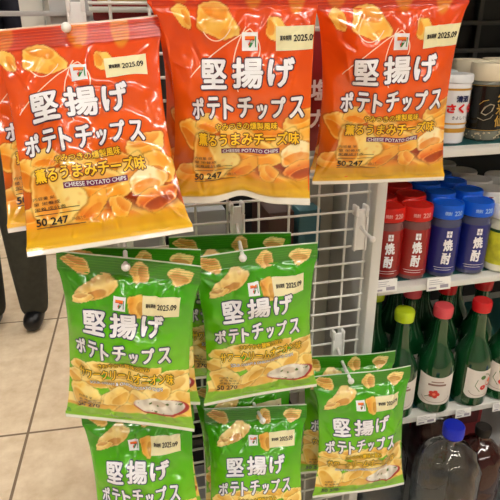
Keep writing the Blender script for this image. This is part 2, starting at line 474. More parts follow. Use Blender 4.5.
    e.poly([P(.62, .18), P(.16, .18), P(-.16, -.66), P(.10, -.66)], 3, .0011)
    e.poly([P(.16, .18), P(.02, .18), P(-.22, -.30), P(-.10, -.62), P(-.02, -.4)], 1, .0011)
    e.rect((P(.66, 0)[0], P(0, -.66)[1], P(.80, 0)[0], P(0, .6)[1]), 3, .0011)
    e.text('ELEVEN', (P(-.62, 0)[0], P(0, -.12)[1], P(.62, 0)[0], P(0, .12)[1]), 4, .0014, bold=.00008)
    L['emblem'] = (e, [M_WHITE, M_RED, M_LORANGE, M_LGREEN, M_WHITE])
    d = Flat()
    r = uv_rect(.165, .44, .178, .276) if kind == 'orange' else uv_rect(.125, .40, .165, .270)
    d.rect(r, 0, .0009, cs=.002, rot=.03)
    w = r[2] - r[0]; hh = r[3] - r[1]
    L['date_label'] = (d, [M_STICK])
    g = Flat()
    g.text('賞味期限', (r[0] + .09 * w, r[1] + .40 * hh, r[0] + .36 * w, r[1] + .62 * hh), 0, .0013, bold=.00012, rot=.03)
    g.text('2025.09', (r[0] + .40 * w, r[1] + .38 * hh, r[0] + .92 * w, r[1] + .66 * hh), 0, .0013, bold=.00025, rot=.03)
    L['date_print'] = (g, [M_BLACK])
    if kind == 'orange':
        s = Flat(); q = np.linspace(0, 1, 40)
        ex2, ey2 = ex * W, -ey * H
        for (a, b, c2, d2_) in (((.0, .012), (-.03, -.005), (-.055, -.02), (-.07, -.035)), ((.0, .012), (.016, -.002), (.012, -.02), (.0, -.022)), ((-.004, .014), (-.02, -.01), (-.02, -.03), (-.012, -.05)), ((-.05, .01), (-.045, .0), (-.03, -.005), (-.02, .012))):
            a, b, c2, d2_ = map(np.array, (a, b, c2, d2_))
            B = ((1 - q) ** 3)[:, None] * a + (3 * q * (1 - q) ** 2)[:, None] * b + (3 * q * q * (1 - q))[:, None] * c2 + (q ** 3)[:, None] * d2_
            s.line(B + np.array([ex2, ey2]), .0011, 0, .00035)
        L['smoke_swirl'] = (s, [M_SMOKE])
    _art[kind] = L
    return L
def make_bag(kind, shape, du=0.0, dv=0.0, tv=0.0, nu=150, nv=214):
    root = empty('chip_bag')
    us = np.linspace(-W / 2, W / 2, nu + 1); vs = np.linspace(-H, 0, nv + 1)
    # crowd some columns towards the edges, where the film turns round
    us = np.sin(us / (W / 2) * PI / 2 * .96) / math.sin(PI / 2 * .96) * W / 2 * .35 + us * .65
    gu, gv = np.meshgrid(us, vs); gu = gu.ravel(); gv = gv.ravel()
    Vf = shape.pt(gu, gv); art = art_orange if kind == 'orange' else art_green
    ca = np.clip(art(gu, gv - dv, du), 0, 1); ca = np.where(ca <= .04045, ca / 12.92, ((ca + .055) / 1.055) ** 2.4)
    bu = np.linspace(-W / 2, W / 2, 41); bv = np.linspace(-H, 0, 61)
    i = (np.arange(nu)[None, :] + (nu + 1) * np.arange(nv)[:, None]).ravel()
    Ff = np.column_stack([i, i + 1, i + nu + 2, i + nu + 1])
    # back: same grid, mirrored winding, plain colour
    Vb = shape.pt(gu, gv, side=1)
    base = (.93, .33, .08) if kind == 'orange' else (.30, .62, .10)
    bc = np.tile(np.array(lin(base)), (len(Vb), 1))
    n0 = len(Vf); Fb = np.column_stack([i, i + nu + 1, i + nu + 2, i + 1]) + n0
    # close the rim
    def strip(a): a = np.array(a); return np.column_stack([a[:-1], a[:-1] + n0, a[1:] + n0, a[1:]])
    bot = np.arange(nu + 1); topr = bot + nv * (nu + 1); lf = np.arange(nv + 1) * (nu + 1); rg = lf + nu
    Fs = np.concatenate([strip(bot), strip(topr)[:, ::-1], strip(lf)[:, ::-1], strip(rg)])
    np_mesh('bag_body', np.concatenate([Vf, Vb]), np.concatenate([Ff, Fb, Fs]), [PRINT], root, colr=np.concatenate([ca, bc]))
    L = layers(kind); fn = lambda u, v, h: shape.pt(np.clip(u, -W / 2 + .001, W / 2 - .001), v, h)
    dl = None
    for nm, (fl, ms) in L.items():
        o = fl.build(nm, fn, ms, root if nm != 'date_print' else dl, (du, dv + (0 if nm in ('date_label', 'date_print', 'emblem') else tv)))
        if nm == 'date_label': dl = o; o['label'] = 'cream date sticker'
    return root
def pose(root, p, rx, ry, rz):
    root.location = p; root.rotation_euler = (R(rx), R(ry), R(rz))
    return root

OG = 'orange cheese flavour chip bags'; GG = 'green sour cream chip bags'
b1 = pose(make_bag('orange', BagShape(3, .020, pinch=(.08, .12)), du=-.005, dv=.0), (-.017, .658, 1.243), -25.2, -5.5, -4)
tag(b1, 'front orange chip bag at far left of the top row, before the trouser leg', 'chip bag', OG)
b2 = pose(make_bag('orange', BagShape(5, .021, lift=(.010, .005, .022), pinch=(.20, .04)), du=.016, dv=.004), (.140, .607, 1.280), 1.6, -.3, -18.5)
tag(b2, 'middle orange chip bag of the top row, overlapping both neighbours', 'chip bag', OG)
b3 = pose(make_bag('orange', BagShape(8, .019), du=.010, dv=.0), (.321, .616, 1.283), 7.6, -2.2, -16.1)
tag(b3, 'front orange chip bag at right of the top row, beside the white sake cup', 'chip bag', OG)
g1 = pose(make_bag('green', BagShape(11, .020)), (.012, .603, .995), -1.1, 4.0, -21.7)
tag(g1, 'front green chip bag at left of the middle row, hanging over the tiled floor', 'chip bag', GG)
g2 = pose(make_bag('green', BagShape(12, .020)), (.175, .651, .969), .3, -2.6, -3.3)
tag(g2, 'front green chip bag in the centre, directly under the middle orange bag', 'chip bag', GG)
g3 = pose(make_bag('green', BagShape(13, .020), tv=-.009), (.005, .682, .727), -18.1, -7.1, -18)
tag(g3, 'lowest green chip bag at left, cut off by the bottom edge', 'chip bag', GG)
g4 = pose(make_bag('green', BagShape(14, .019), tv=-.013), (.197, .724, .658), -21.5, 1.8, -8.6)
tag(g4, 'lowest green chip bag in the centre, in shade under the central green bag', 'chip bag', GG)
g5 = pose(make_bag('green', BagShape(15, .020), du=-.005, tv=-.012), (.376, .705, .708), -7.0, .4, -1.1)
tag(g5, 'lowest green chip bag at right, in front of the soju bottles', 'chip bag', GG)
# bags hanging behind the front ones
for src, p, rot, lab, grp in (
    (b1, (-.048, .738, 1.238), (-33, -4, 4), 'orange chip bag hanging right behind the far left one, corner showing', OG),
    (b2, (.142, .665, 1.285), (2, 1, -14), 'orange chip bag hidden behind the middle orange bag', OG),
    (b3, (.350, .680, 1.285), (4, 0, -8), 'orange chip bag hanging behind the right orange bag', OG),
    (g1, (.020, .665, .982), (-2, 2, -14), 'green chip bag behind the left bag of the middle row, top seal showing', GG),
    (g2, (.155, .705, .972), (0, 1, -6), 'green chip bag behind the central green one, top seal showing', GG),
    (g4, (.185, .768, .680), (-14, -2, -4), 'shaded green chip bag behind the lowest central one', GG),
    (g5, (.372, .752, .712), (-6, 2, -2), 'green chip bag behind the lowest right one, top seal showing', GG),
    (g3, (.012, .745, .735), (-12, -3, -12), 'green chip bag behind the lowest left one', GG)):
    c = copy_tree(src); pose(c, p, *rot); tag(c, lab, 'chip bag', grp)

# ------------------------------------------------------------------ display rack with wire grid
GY = .800
rack = empty('display_rack', (.19, .82, 0))
tag(rack, 'white wire grid display rack with beige backing board, carrying the chip bags', 'display rack')
def wpart(name, bm, mats, root, **k):
    o = link_bm(name, bm, mats, root, **k); o.matrix_parent_inverse = Matrix.Translation(-root.location); return o
bm = bmesh.new(); z = .118
while z < 1.45:
    tube(bm, [(-.005, GY, z), (.410, GY, z)], .0021, 8); z += .0310
for x in (.022, .072, .122, .172, .222, .272, .322, .372, .408):
    tube(bm, [(x, GY + .0040, .10), (x, GY + .0040, 1.45)], .0021, 8)
wpart('wire_grid', bm, METAL_W, rack)
bm = bmesh.new(); box(bm, (-.0535, .815, .0), (-.004, .865, 1.5), bev=.003); wpart('left_upright', bm, METAL_G, rack)
bm = bmesh.new(); box(bm, (.360, .960, .12), (.414, .972, 1.5), bev=.001); wpart('backing_board', bm, BEIGE, rack)
bm = bmesh.new(); box(bm, (-.003, 1.20, .05), (.345, 1.212, 1.22)); wpart('back_panel', bm, DARK, rack)
bm = bmesh.new(); box(bm, (-.04, .82, .0), (.415, 1.20, .10), bev=.003); wpart('base_plinth', bm, METAL_G, rack)
for zz in (.44, .80):
    bm = bmesh.new(); box(bm, (-.003, .90, zz), (.345, 1.198, zz + .015), bev=.002); wpart('inner_shelf', bm, DARK, rack)
bm = bmesh.new(); box(bm, (-.003, .865, .985), (.345, .885, 1.0), bev=.002); wpart('cross_bar', bm, METAL_G, rack)
bm = bmesh.new(); box(bm, (-.0960, .88, 1.17), (-.0650, .91, 1.5), bev=.002); box(bm, (-.066, .885, 1.18), (-.0535, .9, 1.20)); wpart('side_fin', bm, METAL_W, rack)
bm = bmesh.new(); box(bm, (-.185, .806, 1.2495), (-.0, .812, 1.2555), bev=.001); wpart('top_rail', bm, METAL_G, rack)
# goods inside the rack, behind the grid
def carton(name, lo, hi, m, label, cat, group=None, extra=None):
    c = Vector(((lo[0] + hi[0]) / 2, (lo[1] + hi[1]) / 2, lo[2]))
    t = empty(name, c); tag(t, label, cat, group)
    bm = bmesh.new(); box(bm, Vector(lo) - c, Vector(hi) - c, bev=.004); link_bm('carton_body', bm, m, t)
    bm = bmesh.new(); box(bm, Vector((lo[0] + .012, lo[1] - .0012, lo[2] + .3 * (hi[2] - lo[2]))) - c, Vector((hi[0] - .012, lo[1] + .002, lo[2] + .62 * (hi[2] - lo[2]))) - c)
    link_bm('printed_band', bm, extra or M_WHITE, t)
    return t
def boxed(x0, y0, x1, y1, Y, dep, *a, **k):
    p, q = at(x0, y1, Y=Y), at(x1, y0, Y=Y)
    return carton('carton', (p.x, Y, .817), (q.x, Y + dep, q.z), *a, **k)
boxed(172, 209, 226, 240, .91, .12, mat('grey_card', (.66, .67, .68), .5), 'light grey carton behind the wire grid, left of the centre hook', 'carton', extra=mat('grey_card_b', (.60, .61, .62), .5))
boxed(112, 213, 164, 240, .93, .12, mat('pale_card', (.74, .74, .73), .5), 'pale grey carton behind the wire grid, below the far left orange bag', 'carton', extra=mat('pale_card_b', (.68, .68, .68), .5))
boxed(268, 211, 295, 250, .91, .12, mat('brown_card', (.27, .16, .12), .5), 'dark brown carton behind the wire grid beside the teal one', 'carton', extra=mat('tan_card', (.42, .26, .18), .5))
boxed(298, 209, 322, 250, .91, .045, mat('teal_card', (.24, .42, .45), .5), 'teal carton behind the wire grid, next to the beige board', 'carton', extra=mat('teal_card_b', (.20, .38, .42), .5))
carton('carton', (.03, .93, .455), (.16, 1.10, .60), mat('black_card', (.10, .10, .11), .5), 'black carton low behind the wire grid at left', 'carton', extra=mat('grey_card', (.5, .5, .5)))
carton('carton', (.20, .93, .455), (.33, 1.10, .62), mat('navy_card', (.12, .14, .20), .5), 'dark navy carton low behind the wire grid by the beige board', 'carton', extra=mat('red_card', (.60, .12, .14), .5))
# red poster card seen in the gap between two orange bags
t = empty('promotion_card', (.30, .7942, 1.06)); tag(t, 'dark red promotion card with white characters between the middle and right orange bags', 'sign')
bm = bmesh.new(); box(bm, (-.065, 0, 0), (.055, .003, .17), bev=.0008); link_bm('card_board', bm, mat('crimson_card', (.50, .08, .09), .4), t)
f = Flat(); f.text('カ', (-.004, .035, .026, .062), 0, .0, bold=.001); f.text('塩', (-.004, .075, .026, .105), 0, .0, bold=.001)
f.build('card_lettering', lambda u, v, h: np.column_stack([u, -h - .0006 + 0 * u, v]), [M_WHITE], t)

# hooks
def hook(tip, gx, gz, label, first=None):
    """tip: front end of the prong; gx, gz: where the bracket sits on the grid"""
    t = empty('display_hook', (gx, GY, gz)); tag(t, label, 'hook', 'white prong hooks on the wire grid')
    bm = bmesh.new()
    box(bm, (-.0115, -.0095, -.042), (.0115, -.0035, .030), bev=.0022)
    box(bm, (-.0115, -.0120, .018), (-.0060, .0060, .036), bev=.002); box(bm, (.0060, -.0120, .018), (.0115, .0060, .036), bev=.002)
    box(bm, (-.0115, -.0125, -.042), (-.0080, -.0040, .018), bev=.0012); box(bm, (.0080, -.0125, -.042), (.0115, -.0040, .018), bev=.0012)
    link_bm('bracket', bm, PLASTIC_W, t)
    d = Vector(tip) - Vector((gx, GY, gz))
    bm = bmesh.new(); tube(bm, [(0, -.005, 0), d * .5 + Vector((0, 0, -.002)), d * .92, d], .0028, 10); link_bm('prong', bm, PLASTIC_W, t)
    bm = bmesh.new(); bmesh.ops.create_uvsphere(bm, u_segments=14, v_segments=10, radius=.0052)
    for v in bm.verts: v.co += d
    link_bm('tip_ball', bm, PLASTIC_W, t)
    return t
hook((-.0275, .638, 1.239), -.020, 1.236, 'white prong hook carrying the far left orange bag')
hook((.150, .585, 1.272), .155, 1.262, 'white prong hook carrying the middle orange bag')
hook((.333, .592, 1.276), .335, 1.262, 'white prong hook carrying the right orange bag')
hook((.0083, .589, .990), .014, .956, 'white prong hook carrying the left green bag of the middle row')
hook((.1545, .634, .966), .1845, .952, 'white prong hook carrying the central green bag')
hook((.388, .738, .9285), .393, .930, 'short empty white prong hook beside the white shelf post')
hook((.015, .655, .719), .018, .706, 'white prong hook behind the lowest left green bag')
hook((.2005, .695, .651), .200, .641, 'white prong hook of the lowest central green bag')
hook((.3475, .690, .704), .367, .700, 'white prong hook carrying the lowest right green bag')

# ------------------------------------------------------------------ shelving unit on the right
ZU, ZM, ZL, ZB = 1.048, .804, .506, .25
X0, X1 = .4200, 1.35
unit = empty('shelving_unit', (.88, 1.0, 0))
tag(unit, 'white metal shop shelving with a slim post, holding jars, sake cups and green bottles', 'shelving')
bm = bmesh.new(); box(bm, (.4135, .785, 0), (.4320, .815, 1.6), bev=.002); wpart('front_post', bm, METAL_W, unit)
bm = bmesh.new(); box(bm, (.4160, .816, .02), (.4240, 1.24, 1.6)); wpart('side_panel', bm, METAL_G, unit)
for zz, th in ((ZU, .013), (ZM, .012), (ZL, .014), (1.36, .014)):  # topmost shelf is unseen, added to shade the goods below it
    bm = bmesh.new(); box(bm, (X0 + .02, .800, zz - .004), (X1, 1.235, zz), bev=.0008); box(bm, (X0 + .02, .798, zz - th), (X1, .806, zz - .0005), bev=.001)
    wpart('shelf', bm, METAL_W, unit)
for zz in (ZU, ZM, ZL):
    bm = bmesh.new(); box(bm, (X0 + .025, .822, zz + .0001), (X1, 1.20, zz + .0016)); wpart('shelf_liner', bm, mat('teal_liner', (.10, .33, .33), .5), unit)
bm = bmesh.new(); box(bm, (X0 + .02, .60, ZB - .05), (X1, 1.235, ZB), bev=.004); box(bm, (X0 + .02, .62, 0), (X1, 1.235, ZB - .052)); wpart('base_deck', bm, METAL_G, unit)
bm = bmesh.new(); box(bm, (X0, 1.240, 0), (X1, 1.252, 1.6)); wpart('back_panel', bm, DARK, unit)
bm = bmesh.new()
for x in np.arange(.50, 1.34, .09): box(bm, (x, 1.222, ZU + .02), (x + .012, 1.238, 1.34), bev=.001)
for zz in (1.11, 1.17, 1.23, 1.29): box(bm, (.46, 1.214, zz), (1.34, 1.221, zz + .010), bev=.001)
wpart('back_lattice', bm, mat('dark_metal_bars', (.30, .29, .28), .4), unit)

# ------------------------------------------------------------------ drinks
def cyl_map(r, a0=-PI / 2, z0=0.0):
    return lambda u, v, h: np.column_stack([(r + h) * np.cos(a0 + u / r), (r + h) * np.sin(a0 + u / r), z0 + v])
def lab_strip(name, r, z0, z1, m, parent, a0=0, a1=2 * PI, n=48, h=.0004, prof=None):
    bm = bmesh.new(); zs = np.linspace(z0, z1, 2); grid = []
    for zq in zs: grid.append([bm.verts.new(((r + h) * math.cos(a0 + (a1 - a0) * k / n), (r + h) * math.sin(a0 + (a1 - a0) * k / n), zq)) for k in range(n + 1)])
    for k in range(n): bm.faces.new((grid[0][k], grid[0][k + 1], grid[1][k + 1], grid[1][k]))
    return link_bm(name, bm, m, parent)
GLASS = mat('clear_glass', (.93, .97, .96), .04, trans=.92, ior=1.4)
PETM = mat('clear_plastic', (.96, .98, .99), .03, trans=1.0, ior=1.45)
def spirit_cup(colr):
    body, cap = {'blue': ((.07, .12, .46), (.03, .36, .86)), 'red': ((.58, .08, .07), (.80, .12, .08))}[colr]
    t = empty('spirit_cup')
    bm = bmesh.new(); lathe(bm, [(0, 0), (.022, 0), (.0265, .003), (.0275, .010), (.0275, .104), (.0255, .112), (.0245, .118), (0, .118)], 40)
    link_bm('glass_cup', bm, mat(colr + '_tinted_glass', tuple(.35 + .4 * x for x in body), .08, trans=.35, coat=.5), t)
    bm = bmesh.new(); lathe(bm, [(.0, .1125), (.0268, .1125), (.0284, .114), (.0284, .134), (.0272, .138), (.0255, .1385), (.024, .1365), (0, .1362)], 60, rib=(.115, .133, .012))
    link_bm('cap', bm, mat(colr + '_cap', cap, .32), t)
    s = lab_strip('label', .0275, .010, .098, mat(colr + '_label', body, .28, coat=.4), t)
    f = Flat()
    f.rect((-.0045, .080, .0045, .092), 0, .0010)
    f.rect((-.0036, .0855, .0036, .0865), 1, .0014); f.rect((-.0005, .081, .0005, .091), 1, .0014)
    f.text('焼', (-.0085, .054, .0085, .077), 0, .0012, bold=.0008, rot=.1); f.text('酎', (-.0085, .028, .0075, .051), 0, .0012, bold=.0008, rot=-.05)
    f.rect((-.020, .021, .018, .0217), 0, .0010); f.rect((-.018, .0165, .012, .0172), 0, .0010)
    f.build('label_lettering', cyl_map(.0275, -PI / 2 - .05), [M_WHITE, mat(colr + '_label', body)], s)
    f = Flat(); f.text('220', (.002, .1205, .018, .1295), 0, .0009, bold=.0004); f.text('焼酎', (-.014, .1215, -.002, .1285), 0, .0009, bold=.0002)
    f.build('cap_lettering', cyl_map(.0284, -PI / 2), [mat('pale_' + colr, tuple(.6 + .4 * x for x in cap))], t)
    return t
def place(t, p, rz=0, sc=1.0, label='', cat='', group=None):
    t.location = p; t.rotation_euler = (0, 0, rz); t.scale = (sc, sc, sc); return tag(t, label, cat, group)
blue0 = spirit_cup('blue'); red0 = spirit_cup('red')
zt = ZM + .0018
place(blue0, (.642, .834, zt), -.2, 1, 'front row blue-capped spirit cup next to the yellow-label jar', 'drink', 'blue spirit cups')
place(red0, (.523, .840, zt), -.2, 1, 'front row red-capped spirit cup touching the blue cups', 'drink', 'red spirit cups')
used = [(blue0, (.582, .836, zt), -.2, 'front row blue-capped spirit cup next to the red cup', 'blue spirit cups'),
        (red0, (.4735, .847, zt), -.2, 'front row red-capped spirit cup right beside the white post', 'red spirit cups')]
for row, Y in ((1, .900), (2, .962), (3, 1.024)):
    for k, X in enumerate((.478, .538, .600, .660)):
        kk = 'red' if k < 2 and row < 3 else 'blue'
        rows = {1: 'second row', 2: 'third row', 3: 'fourth row'}
        cols = ['nearest the white post', 'second from the white post', 'third from the white post', 'nearest the white-lidded jars']
        used.append(((red0 if kk == 'red' else blue0), (X + .006 * row, Y, zt), -.2, '%s-capped spirit cup in the %s, %s' % (kk, rows[row], cols[k]), kk + ' spirit cups'))
for src, p, rz, lab, grp in used: place(copy_tree(src), p, rz, 1, lab, 'drink', grp)

def lidded_jar(colr):
    t = empty('lidded_jar')
    bm = bmesh.new(); lathe(bm, [(0, 0), (.026, 0), (.0305, .004), (.031, .012), (.031, .092), (.029, .101), (.026, .106), (0, .106)], 40)
    link_bm('jar_body', bm, mat('jar_plastic', (.88, .88, .80), .15, coat=.3), t)
    s = lab_strip('label', .031, .016, .084, mat('yellow_label', (.80, .80, .20), .35, noise=.35, nscale=45), t)
    f = Flat(); f.rect((-.09, .0785, .09, .0840), 1, .0008); f.poly([(.012 * math.cos(a) - .008, .045 + .010 * math.sin(a)) for a in np.linspace(0, 2 * PI, 20, endpoint=False)], 0, .0010)
    f.build('label_artwork', cyl_map(.031), [mat('orange_ink', (.93, .55, .12)), mat('deep_green', (.10, .30, .16))], s)
    bm = bmesh.new(); lathe(bm, [(0, .1035), (.0305, .1035), (.0325, .105), (.0325, .128), (.0305, .131), (.028, .130), (0, .129)], 60, rib=(.106, .127, .01))
    link_bm('lid', bm, PLASTIC_W, t)
    lab_strip('lid_band', .0328, .110, .122, mat('lid_red', (.65, .10, .12), .35), t, a0=-2.3, a1=-.9, n=20)
    return t
j0 = lidded_jar('w')
place(j0, (.7045, .829, zt), 0, 1, 'front jar with yellow-green label and white lid beside the blue cups', 'jar', 'white-lidded jars')
for k, (X, Y, r) in enumerate(((.728, .912, 'second row of white-lidded jars, against the blue cups'), (.742, .982, 'third row of white-lidded jars, against the blue cups'), (.755, 1.052, 'fourth row of white-lidded jars'), (.792, .858, 'white-lidded jar at the picture edge in front row'), (.805, .930, 'white-lidded jar at the picture edge in second row'), (.815, 1.0, 'white-lidded jar at the picture edge in third row'), (.75, 1.125, 'rearmost white-lidded jar beside the blue cups'), (.68, 1.10, 'white-lidded jar behind the rearmost blue cups'))):
    place(copy_tree(j0), (X, Y, zt), .1 * k, 1, r, 'jar', 'white-lidded jars')

# top shelf: white sake cup
zt = ZU + .0018
def sake_cup():
    t = empty('sake_cup')
    bm = bmesh.new(); lathe(bm, [(0, 0), (.0215, 0), (.0235, .002), (.0245, .020), (.0262, .088), (.0262, .090), (.024, .0905), (0, .0905)], 48)
    link_bm('cup_body', bm, mat('white_glaze', (.90, .91, .93), .22, coat=.4), t)
    bm = bmesh.new(); lathe(bm, [(0, .0900), (.0262, .0900), (.0275, .0912), (.0275, .1), (.0262, .1025), (.0245, .102), (0, .1005)], 48)
    link_bm('lid', bm, mat('frosted_lid', (.86, .88, .90), .3), t)
    gold = mat('gold_ink', (.78, .58, .20), .3, metal=.3)
    for z0, z1 in ((.018, .0245), (.030, .0325), (.0800, .0830)):
        bm = bmesh.new()
        for k in range(48):
            a, b = 2 * PI * k / 48, 2 * PI * (k + 1) / 48; q = lambda z: .0250 + .0016 * (z - .02) / .068 + .0003
            v = [bm.verts.new((q(zz) * math.cos(x), q(zz) * math.sin(x), zz)) for x, zz in ((a, z0), (b, z0), (b, z1), (a, z1))]; bm.faces.new(v)
        link_bm('gold_band', bm, gold, t)
    f = Flat(); q = np.linspace(0, 1, 30)
    for s in (-1, 1):
        f.line(np.column_stack([s * (.024 + .003 * np.sin(q * PI)), .036 + q * .042]), .0016, 2, .0010)
    f.text('清酒', (-.010, .063, .010, .073), 0, .0012, bold=.0004)
    f.text('さくら', (-.022, .047, .022, .061), 1, .0012, bold=.0009)
    f.text('きよしぐら', (-.013, .038, .013, .043), 0, .0012, bold=.0001)
    fn = cyl_map(.0258, -PI / 2)
    f.build('cup_lettering', fn, [M_NAVY, M_RED, gold], t)
    return t
place(sake_cup(), (.5700, .850, zt), .05, 1.10, 'white sake cup with gold bands and red lettering at the left of the top shelf', 'drink')
def gold_jar():
    t = empty('awamori_jar')
    bm = bmesh.new(); lathe(bm, [(0, 0), (.026, 0), (.0295, .003), (.0302, .012), (.0302, .090), (.028, .099), (.0265, .103), (0, .103)], 44)
    link_bm('glass_body', bm, mat('jar_glass', (.70, .72, .66), .08, trans=.6, coat=.3), t)
    bm = bmesh.new(); lathe(bm, [(0, .1), (.031, .1), (.0325, .102), (.0325, .124), (.031, .128), (.0285, .128), (.027, .1265), (0, .1262)], 60, rib=(.104, .122, .008))
    link_bm('cap', bm, mat('cream_cap', (.86, .82, .72), .35), t)
    s = lab_strip('label', .0302, .018, .094, mat('black_label', (.07, .07, .06), .25, coat=.3), t)
    f = Flat()
    for i, ch in enumerate('久米仙'): f.text(ch, (.004, .066 - .0205 * i, .021, .0855 - .0205 * i), 0, .0012, bold=.0004)
    f.poly([(-.020, .048), (-.012, .044), (-.002, .052), (.001, .062), (-.007, .064), (-.016, .058)], 1, .0010)
    f.line([(-.024, .040), (-.014, .036), (-.004, .040), (.0, .046)], .0012, 1, .0010)
    f.line([(-.024, .062), (-.018, .068), (-.010, .070)], .0010, 0, .0010)
    f.rect((-.09, .0925, .09, .0932), 0, .0010); f.rect((-.09, .019, .09, .0198), 0, .0010)
    f.build('label_lettering', cyl_map(.0302), [mat('gold_foil', (.82, .66, .32), .3, metal=.4), mat('stone_ink', (.58, .53, .44), .5)], s)
    bm = bmesh.new()
    rr = random.Random(4)
    for k in range(60):
        a = rr.uniform(0, 2 * PI); v = Vector((.0303 * math.cos(a), .0303 * math.sin(a), rr.uniform(.004, .016)))
        r = bmesh.ops.create_icosphere(bm, subdivisions=1, radius=rr.uniform(.0012, .0022)); [setattr(q, 'co', q.co + v) for q in r['verts']]
    g = link_bm('glass_pattern', bm, mat('pale_grain', (.74, .70, .58), .3), t)
    return t
k0 = gold_jar()
place(k0, (.6425, .858, zt), -.15, 1, 'awamori jar with cream cap and black and gold label, beside the white sake cup', 'drink', 'black and gold awamori jars')
for X, Y, lab in ((.712, .868, 'awamori jar with black label half cut by the picture edge'), (.652, .928, 'awamori jar right behind the front one, only its cream cap showing'), (.720, .938, 'awamori jar in the second row at the picture edge')):
    place(copy_tree(k0), (X, Y, zt), -.15, 1, lab, 'drink', 'black and gold awamori jars')
c0 = [o for o in bpy.data.objects if o.name == 'sake_cup'][0]
place(copy_tree(c0), (.580, .912, zt), .2, 1.1, 'white sake cup behind the front one', 'drink', 'white sake cups'); c0['group'] = 'white sake cups'

# green soju bottles
GREEN = mat('green_glass', (.05, .31, .15), .05, trans=.35, coat=1.0, ior=1.45)
def soju(capc, capn, flower):
    t = empty('soju_bottle')
    bm = bmesh.new(); lathe(bm, [(0, 0), (.029, 0), (.0335, .003), (.034, .010), (.034, .100), (.0330, .110), (.0285, .125), (.0205, .143), (.0160, .158), (.0142, .178), (.0132, .200), (.0130, .214), (.0140, .216), (.0140, .219), (.0125, .220), (.0125, .232), (0, .232)], 48)
    link_bm('glass_bottle', bm, GREEN, t)
    bm = bmesh.new(); lathe(bm, [(.0150, .214), (.0165, .2150), (.0170, .2260), (.0170, .2340), (.0155, .2375), (.012, .238), (0, .2375), ], 48, rib=(.2255, .2345, .025))
    link_bm('cap', bm, mat(capn, capc, .25, coat=.3), t)
    # front label with rounded lower corners
    f = Flat(); pts = []
    for a in np.linspace(0, 1, 40):
        pass
    nx = 36; xs = np.linspace(-.034, .034, nx + 1); lo = .024 + .012 * np.abs(xs / .034) ** 6; hi = .090 + .007 * (xs / .034) ** 2
    P = np.concatenate([np.column_stack([xs, lo]), np.column_stack([xs, hi])]); i = np.arange(nx)
    f.add(P, .0004, np.concatenate([np.column_stack([i, i + 1, i + nx + 2]), np.column_stack([i, i + nx + 2, i + nx + 1])]), 0)
    s = f.build('label', cyl_map(.034), [mat('paper_label', (.90, .87, .84), .5)], t)
    f = Flat()
    disc = lambda cx, cy, r, n=22: [(cx + r * math.cos(a), cy + r * math.sin(a)) for a in np.linspace(0, 2 * PI, n, endpoint=False)]
    if flower == 'peach':
        f.poly(disc(.016, .060, .0115), 0, .0009)
        f.poly(disc(.013, .064, .0055), 1, .0011); f.poly(disc(.0, .049, .006), 0, .0009); f.poly(disc(-.002, .074, .005), 2, .0009)
        f.line([(.018, .069), (.010, .079), (.002, .082)], .0016, 2, .0010); f.line([(-.006, .040), (-.016, .055), (-.012, .070)], .0012, 2, .0010)
    else:
        for k in range(5): f.poly(disc(-.004 + .006 * math.cos(k * 1.256), .050 + .006 * math.sin(k * 1.256), .0042), 0, .0009 + k * 1e-5)
        f.poly(disc(-.004, .050, .003), 1, .0012); f.line([(-.02, .040), (-.012, .046), (-.006, .043)], .0014, 2, .0010)
        f.rect((-.016, .070, .016, .0745), 3, .0009); f.rect((-.011, .078, .011, .0805), 3, .0009)
    f.line(np.column_stack([np.linspace(-.026, .026, 30), .030 + .012 * (np.linspace(-1, 1, 30)) ** 4]), .0009, 3, .0009)
    f.build('label_artwork', cyl_map(.034), [mat('coral_ink', (.85, .25, .20)), mat('peach_ink', (.95, .55, .42)), mat('leaf_ink', (.30, .45, .22)), mat('taupe_ink', (.55, .42, .38))], s)
    return t
zt = ZL + .0018
sp = soju((.86, .30, .34), 'pink_cap', 'blossom'); sr = soju((.80, .10, .13), 'cherry_cap', 'peach'); sl = soju((.74, .84, .12), 'lime_cap', 'blossom')
SG = 'green soju bottles'
place(sp, (.600, .829, zt), -.35, 1, 'green soju bottle with pink cap and white blossom label', 'bottle', SG)
place(sr, (.686, .829, zt), .15, 1, 'green soju bottle with cherry-red cap and label turned to the right', 'bottle', SG)
place(sl, (.519, .832, zt), -.2, 1, 'green soju bottle with lime cap in the front row, behind the lowest right chip bag', 'bottle', SG)
for src, X, Y, rz, lab in ((sr, .762, .829, -.6, 'green soju bottle at the picture edge with a round peach on its label'),
    (sl, .505, .925, .3, 'green soju bottle with lime cap in the second row by the white post'),
    (sp, .585, .918, .1, 'green soju bottle right behind the pink-capped one'),
    (sr, .665, .915, .1, 'green soju bottle with red cap in the second row, between two front bottles'),
    (sr, .750, .912, -.2, 'green soju bottle in the second row by the picture edge'),
    (sl, .515, 1.0, .1, 'green soju bottle deep behind the lime-capped ones'),
    (sr, .660, .995, .1, 'green soju bottle in the third row under the blue cups'),
    (sp, .590, .995, .1, 'green soju bottle in the third row behind the pink-capped ones'),
    (sr, .740, .990, .1, 'green soju bottle in the third row by the picture edge')):
    place(copy_tree(src), (X, Y, zt), rz, 1, lab, 'bottle', SG)
for o in bpy.data.objects:
    if o.get('group') == SG: o.scale = (1.09, 1.09, .965)

